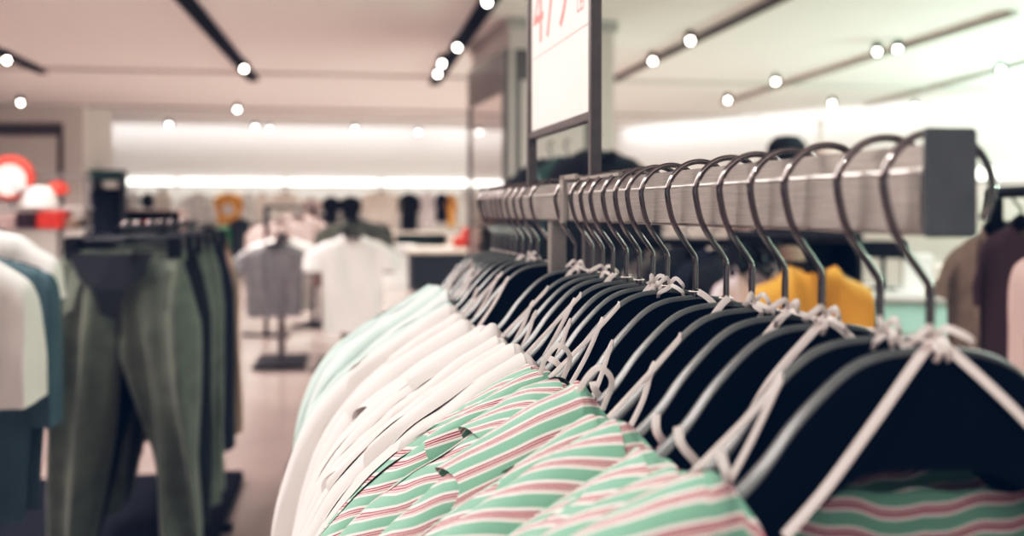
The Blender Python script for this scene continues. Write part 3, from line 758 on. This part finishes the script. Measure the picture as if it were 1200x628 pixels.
# ------------------------------------------------------------------ goods built out for the left mirror's reflected merchandise
c0 = at(30, HY, 7.6)
t = thing('accessory_stand', 'accessory stand added for mirror-reflected red and white goods, left edge', 'stand', (c0.x, c0.y, 0), YAW)
for u in (-.75, .45): MB().box(u - .02, u + .02, -.02, .02, 0, 1.60).obj('post', M['frame'], t)
for z in (1.20, 1.36): MB().box(-.75, .45, -.16, .16, z - .015, z).obj('shelf', M['greylite'], t)
MB().box(-.75, .45, -.02, .02, 1.58, 1.61).obj('top_bar', M['frame'], t)
def cap(label, p, m, s=1.0, bm=None):
    t = thing('cap', label, 'cap', p, YAW)
    MB().lathe([(.10 * s, 0), (.105 * s, .03 * s), (.095 * s, .08 * s), (.06 * s, .115 * s), (.004, .125 * s)], n=20).obj('crown', M[m], t, smooth=60)
    v = []; n = 10
    for k in range(n + 1):
        a = R(-150 + 120 * k / n); v += [(.10 * s * math.cos(a), .10 * s * math.sin(a), .012 * s), (.11 * s * math.cos(a), (.10 * math.sin(a) - .07 * math.sin(math.pi * k / n)) * s, 0)]
    MB().add(v, [(2 * k, 2 * k + 1, 2 * k + 3, 2 * k + 2) for k in range(n)]).obj('brim', M[bm or m], t, smooth=60)
    return t
p = at(13, 211, 7.5)
t = thing('round_sign', 'round white sign with a red ring at the left edge', 'sign', p, YAW)
q = MB().lathe([(.001, -.02), (.15, -.02), (.165, -.01), (.165, .01), (.15, .02), (.001, .02)], n=32).obj('ring_plate', M['red'], t, smooth=40); q.rotation_euler[0] = R(90); q.location = (0, 0, .02)
q = MB().lathe([(.001, -.012), (.115, -.012), (.115, 0), (.001, 0)], n=32).obj('white_face', M['whitep'], t, smooth=40); q.rotation_euler[0] = R(90); q.location = (-.005, -.022, .0)
MB().tube([(0, .025, .05), (0, .025, p.z * -0 - .20)], .012).obj('sign_stem', M['frame'], t, smooth=40)
cap('white cap on the accessory stand', Vector((at(45, HY, 7.5).x, 7.52, 1.36)), 'white', 1.25)
cap('silver grey cap beside the round sign', Vector((at(27, HY, 7.45).x - .02, 7.42, 1.36 + .12)), 'greylite', .55)
cap('red cap on top bar of the accessory stand', Vector((at(68, HY, 7.6).x, 7.60, 1.46)), 'red', .75)
def pile(label, x, d, z, w, hh, m, n=4):
    c = at(x, HY, d)
    t = thing('folded_stack', label, 'clothes', (c.x, c.y, z), YAW)
    for k in range(n):
        MB().box(-w / 2, w / 2, -.13, .13, hh * k / n, hh * (k + .94) / n).obj('fold', M[m], t, bevel=.012, smooth=180)
pile('red folded stack on lower shelf by the trousers', 64, 7.5, 1.20, .20, .13, 'red')
pile('small tan folded stack right of the red stack', 85, 7.55, 1.20, .13, .07, 'brown')
pile('pink folded stack at the left edge of the accessory stand', 12, 7.5, 1.20, .22, .10, 'pink')
pile('dark folded stack below the white cap', 36, 7.5, 1.20, .16, .12, 'burgundy')

# ------------------------------------------------------------------ behind the steel rail
A = at(645, HY, 5.2); Bq = at(728, HY, 5.0)
floor_rack('jacket_rack', 'black rack with dark jackets behind the price sign', A[:2], Bq[:2], 1.585, posts=(.35, .75))
p = at(646, 186, 5.15); garment('black_jacket', 'black jacket on the left seen through the sign frame', 'jacket', p, R(50), .21, .66, M['black'], sl=.07, sl_len=.5, h=.10)
p = at(665, 184, 5.1); garment('green_black_jacket', 'dark green jacket between two black ones behind sign', 'jacket', p, R(50), .21, .64, M['darkgreen'], sl=.06, sl_len=.5, h=.07)
p = at(700, 176, 5.0); garment('black_jacket', 'larger black jacket on the right behind the sign post', 'jacket', p, R(6), .20, .68, M['black'], sl=.08, sl_len=.5, h=.12)
A = at(735, HY, 4.2); Bq = at(905, HY, 4.0)
floor_rack('low_rack', 'low dark rack of black clothes seen under the rail', A[:2], Bq[:2], 1.20)
for i, (x, y, mm, lab) in enumerate(((752, 287, 'black', 'black top leftmost on the low rack under the rail'), (778, 291, 'frame', 'charcoal top second on the low rack'),
     (806, 286, 'black', 'black top third on the low rack'), (838, 292, 'navy', 'navy top fourth on the low rack'), (866, 288, 'black', 'black top last on the low rack beside the white one'))):
    p = at(x, y, 4.15 - i * .03); p.z = min(p.z, 1.19); garment('dark_shirt', lab, 'shirt', p, R(35), .17, .5, M[mm], sl=.05, sl_len=.3, h=.06, group='dark tops on the low rack')
pile('tan folded piece on a shelf behind the hooks', 832, 5.2, .985, .16, .12, 'brown', 2)
c0 = at(832, HY, 5.2); simple('plinth', 'dark plinth behind the low rack', 'plinth', MB().box(-.3, .3, -.2, .2, 0, .985), M['blackm'], (c0.x, c0.y, 0), YAW, .005)
p = at(882, 309, 3.45); garment('white_shirt', 'white shirt left of the mustard one, under the rail', 'shirt', p, R(8), .10, .5, M['lilac'], sl=.03, sl_len=.2, h=.05)
p = at(952, 312, 3.2); garment('mustard_shirt', 'mustard yellow shirt seen under the rail', 'shirt', p, R(-4), .155, .55, M['mustard'], sl=.025, sl_len=.42, h=.06, nf=-.012, ns=.03)
A = at(858, HY, 3.45); Bq = at(1000, HY, 3.15)
floor_rack('short_rack', 'short rack carrying the mustard yellow top', A[:2], Bq[:2], 1.245, posts=(.04,))
# dark shelf with hats, mostly hidden by the rail
c0 = at(945, HY, 7.2)
shelf_unit('hat_shelf', 'dark shelf unit behind the rail with hats on top', 'shelf', (c0.x, c0.y, 0), YAW,   .62, .4, 1.67, M['blackm'], 4, M['black'])
def hat(label, x, m, s, rz=0):
    c = at(x, HY, 7.15)
    t = thing('hat', label, 'hat', (c.x, c.y, 1.67), rz)
    MB().lathe([(.10 * s, .0), (.115 * s, .05 * s), (.11 * s, .11 * s), (.07 * s, .155 * s), (.004, .165 * s)], n=20).obj('crown', M[m], t, smooth=60)
    MB().lathe([(.10 * s, 0), (.155 * s, -.012), (.155 * s, -.006), (.10 * s, .012)], n=24).obj('brim', M[m], t, smooth=60)
hat('black round hat above the steel rail', 922, 'black', 1.25); hat('pink hat right of the black hat', 966, 'pink', .85)
simple('pole', 'thin pale pole rising behind the pink hat', 'pole', MB().tube([(0, 0, 0), (0, 0, .28)], .02, 8).lathe([(.02, .28), (.035, .30), (.035, .33), (.01, .345)], n=12), M['beige'], (at(962, HY, 7.3).x, 7.3, 1.67), 0, 0, 40)
pile('small red stack in the hat shelf', 885, 6.9, 1.105, .14, .08, 'red', 2)
pile('tan stack in the hat shelf', 925, 6.9, .985, .15, .10, 'brown', 2)
# counter on the right
c0 = at(1060, HY, 6.4)
t = thing('display_counter', 'white counter with mint glass front behind the rail end', 'counter', (c0.x, c0.y, 0), R(-12))
MB().box(-.75, .75, -.3, .3, 0, .78).obj('cabinet_body', M['whitep'], t, bevel=.01)
MB().box(-.70, .70, -.315, -.295, .58, .76).obj('glass_panel', M['mintg'], t)
MB().box(-.70, .70, -.315, -.295, .08, .50).obj('lower_panel', M['mintg'], t)
MB().box(-.80, .80, -.36, .34, .78, .83).obj('counter_top', M['whitep'], t, bevel=.006)
for (x_, w_, h_, mm_, lab_) in ((1073, .17, .22, 'whitep', 'white upright box in the middle of the counter'), (1104, .12, .16, 'beige', 'cream box at the right on the white counter')):
    c1 = at(x_, HY, 6.35)
    t = thing('gift_box', lab_, 'box', (c1.x, c1.y, .83), R(-12))
    MB().box(-w_ / 2, w_ / 2, -.08, .08, 0, h_ * .8).obj('box_body', M[mm_], t, bevel=.004)
    MB().box(-w_ / 2 - .005, w_ / 2 + .005, -.085, .085, h_ * .8, h_).obj('lid', M[mm_], t, bevel=.004)
c1 = at(1035, HY, 6.3)
t = thing('till_screen', 'small black screen on a post on the white counter', 'screen', (c1.x, c1.y, .83), R(-12))
MB().box(-.14, .14, -.012, .012, .20, .31).obj('screen_panel', M['blackm'], t, bevel=.004)
MB().tube([(0, .01, .02), (0, .01, .22)], .015, 8).obj('post', M['blackm'], t); MB().box(-.08, .08, -.06, .06, 0, .02).obj('foot', M['blackm'], t, bevel=.003)
# coats at the right edge
A = at(1165, HY, 3.0); Bq = at(1300, HY, 2.4)
floor_rack('coat_rack', 'dark rack with brown and pink coats at right edge', A[:2], Bq[:2], 1.385)
p = at(1196, 256, 2.95); garment('brown_coat', 'grey-brown coat hanging just right of the end cap', 'coat', p, R(-62), .15, .95, M['coat'], sl=.06, sl_len=.16, h=.085)
p = at(1226, 250, 2.8); garment('burgundy_dress', 'dark burgundy garment between brown and pink coats', 'dress', p, R(-55), .14, .95, M['burgundy'], sl=.02, h=.06)
p = at(1272, 272, 2.6); garment('pink_coat', 'pale pink coat at the right edge of the frame', 'coat', p, R(-40), .12, .95, M['pink'], sl=.045, sl_len=.5, h=.06)
# the far right wall's stock
for i, (x, mm, lab) in enumerate(((740, 'white', 'white top first on the right wall beyond the sign'), (790, 'black', 'black top on the right wall, second from corner'), (1010, 'pink', 'pink top on the right wall above the counter'),
      (1050, 'red', 'red top on the right wall above the counter'), (1090, 'lilac', 'lilac top on the right wall near the rail end'))):
    tt = (x - 714) / 420 * .62
    q = P1 + (P2 - P1) * ((x - 714) / F * 23.7 / ((P2.x - P1.x) - (x - 600) / F * (P2.y - P1.y)) if False else tt)
    nrm = Vector((-math.sin(ang), math.cos(ang), 0)); q = q - nrm * .45
    garment('wall_shirt', lab, 'shirt', (q.x, q.y, 1.72), ang, .26, .7, M[mm], sl=.1, sl_len=.3, h=.06, group='clothes on the right wall')
t = thing('wall_rail', 'steel hanging rail along the right wall', 'rail', (P1.x, P1.y, 0), ang)
MB().tube([(.6, -.45, 1.80), (L - .4, -.45, 1.80)], .02, 8).obj('rod', M['frame'], t, smooth=40)
for kx in range(6):
    u = .7 + (L - 1.2) * kx / 5
    MB().box(u - .02, u + .02, -.45, 0, 1.79, 1.81).obj('bracket', M['frame'], t)

# ------------------------------------------------------------------ light
def area(name, loc, rot, sx, sy_, e, col=(1, .95, .9)):
    l = bpy.data.lights.new(name, 'AREA'); l.shape = 'RECTANGLE'; l.size = sx; l.size_y = sy_; l.energy = e; l.color = col
    o = bpy.data.objects.new(name, l); COL.objects.link(o); o.location = loc; o.rotation_euler = rot; return o
area('overhead_fill_light', (-2.2, 2.6, CEIL - .03), (0, 0, 0), 1.0, 2.0, 85)  # unseen overhead areas added above the frame to light the shop
area('overhead_fill_light', (-3.4, 5.0, CEIL - .03), (0, 0, 0), 2.0, 4.0, 170, (1, .92, .88))
area('overhead_fill_light', (3.4, 4.5, CEIL - .03), (0, 0, 0), 2.0, 4.0, 180, (.88, 1, .90))
area('ceiling_fill_uplight', (-4.2, 3, 2.55), (R(180), 0, 0), .6, 4.0, 300, (1, .84, .82))  # unseen upward fills added out of frame to brighten the ceiling
area('ceiling_fill_uplight', (8.6, 10, 1.7), (R(180), R(-10), 0), 1.2, 6.0, 1000, (.62, 1, .78))  # added fill, tints the right side of the ceiling green
area('ceiling_fill_uplight', (0, -2.5, 2.5), (R(180), 0, 0), 5, .6, 90)
o = area('wall_wash_light', (0, 0, 0), (R(32), 0, YAW), 14, .10, 34, (1, .97, .94)); o.location = room(-3.2, b1 - .80, CEIL - .02)
o = area('wall_wash_light', (0, 0, 0), (R(32), 0, ang), 10, .10, 40, (.96, 1, .95)); q = P1 + d.normalized() * 6; n_ = Vector((math.sin(ang), -math.cos(ang), 0)); o.location = (q + n_ * .8).to_tuple()[:2] + (CEIL - .02,)
def spot(loc, tgt, e, ang_, col=(1, .95, .88), r=.06):
    l = bpy.data.lights.new('spot_beam', 'SPOT'); l.energy = e; l.spot_size = R(ang_); l.spot_blend = .6; l.color = col; l.shadow_soft_size = r
    o = bpy.data.objects.new('spot_beam', l); COL.objects.link(o); o.location = loc
    o.rotation_euler = (Vector(tgt) - Vector(loc)).to_track_quat('-Z', 'Y').to_euler(); return o
for x, y, d_, e in ((-3.2, 9, 0, 700), (-1.2, 12.5, 0, 900), (-6.5, 13, 0, 900), (2.0, 14, 0, 700), (5.0, 9.5, 0, 700), (-4, 17, 0, 900), (0, 18, 0, 800)):
    spot((x, y, CEIL - .12), (x * 1.0, y + .6, 0), e, 130)
spot((-1.3, -.5, CEIL - .15), (.15, 1.0, 1.3), 150, 50, r=.035)
w = bpy.data.worlds.new('world'); S.world = w; w.use_nodes = True
w.node_tree.nodes['Background'].inputs[0].default_value = (1, .965, .94, 1); w.node_tree.nodes['Background'].inputs[1].default_value = .5
S.cycles.max_bounces = 8; S.cycles.diffuse_bounces = 5
S.cycles.sample_clamp_indirect = 6
S.view_settings.view_transform = 'Standard'; S.view_settings.look = 'None'; S.view_settings.exposure = 0.0
vs = S.view_settings; vs.use_curve_mapping = True
cm = vs.curve_mapping
for ci, lift in ((0, .0006), (1, .0058), (2, .0185)):
    cm.curves[ci].points[0].location = (0, lift)
cc = cm.curves[3]
for p_ in ((.06, .040), (.25, .25), (.6, .66)): cc.points.new(*p_)
cm.update()
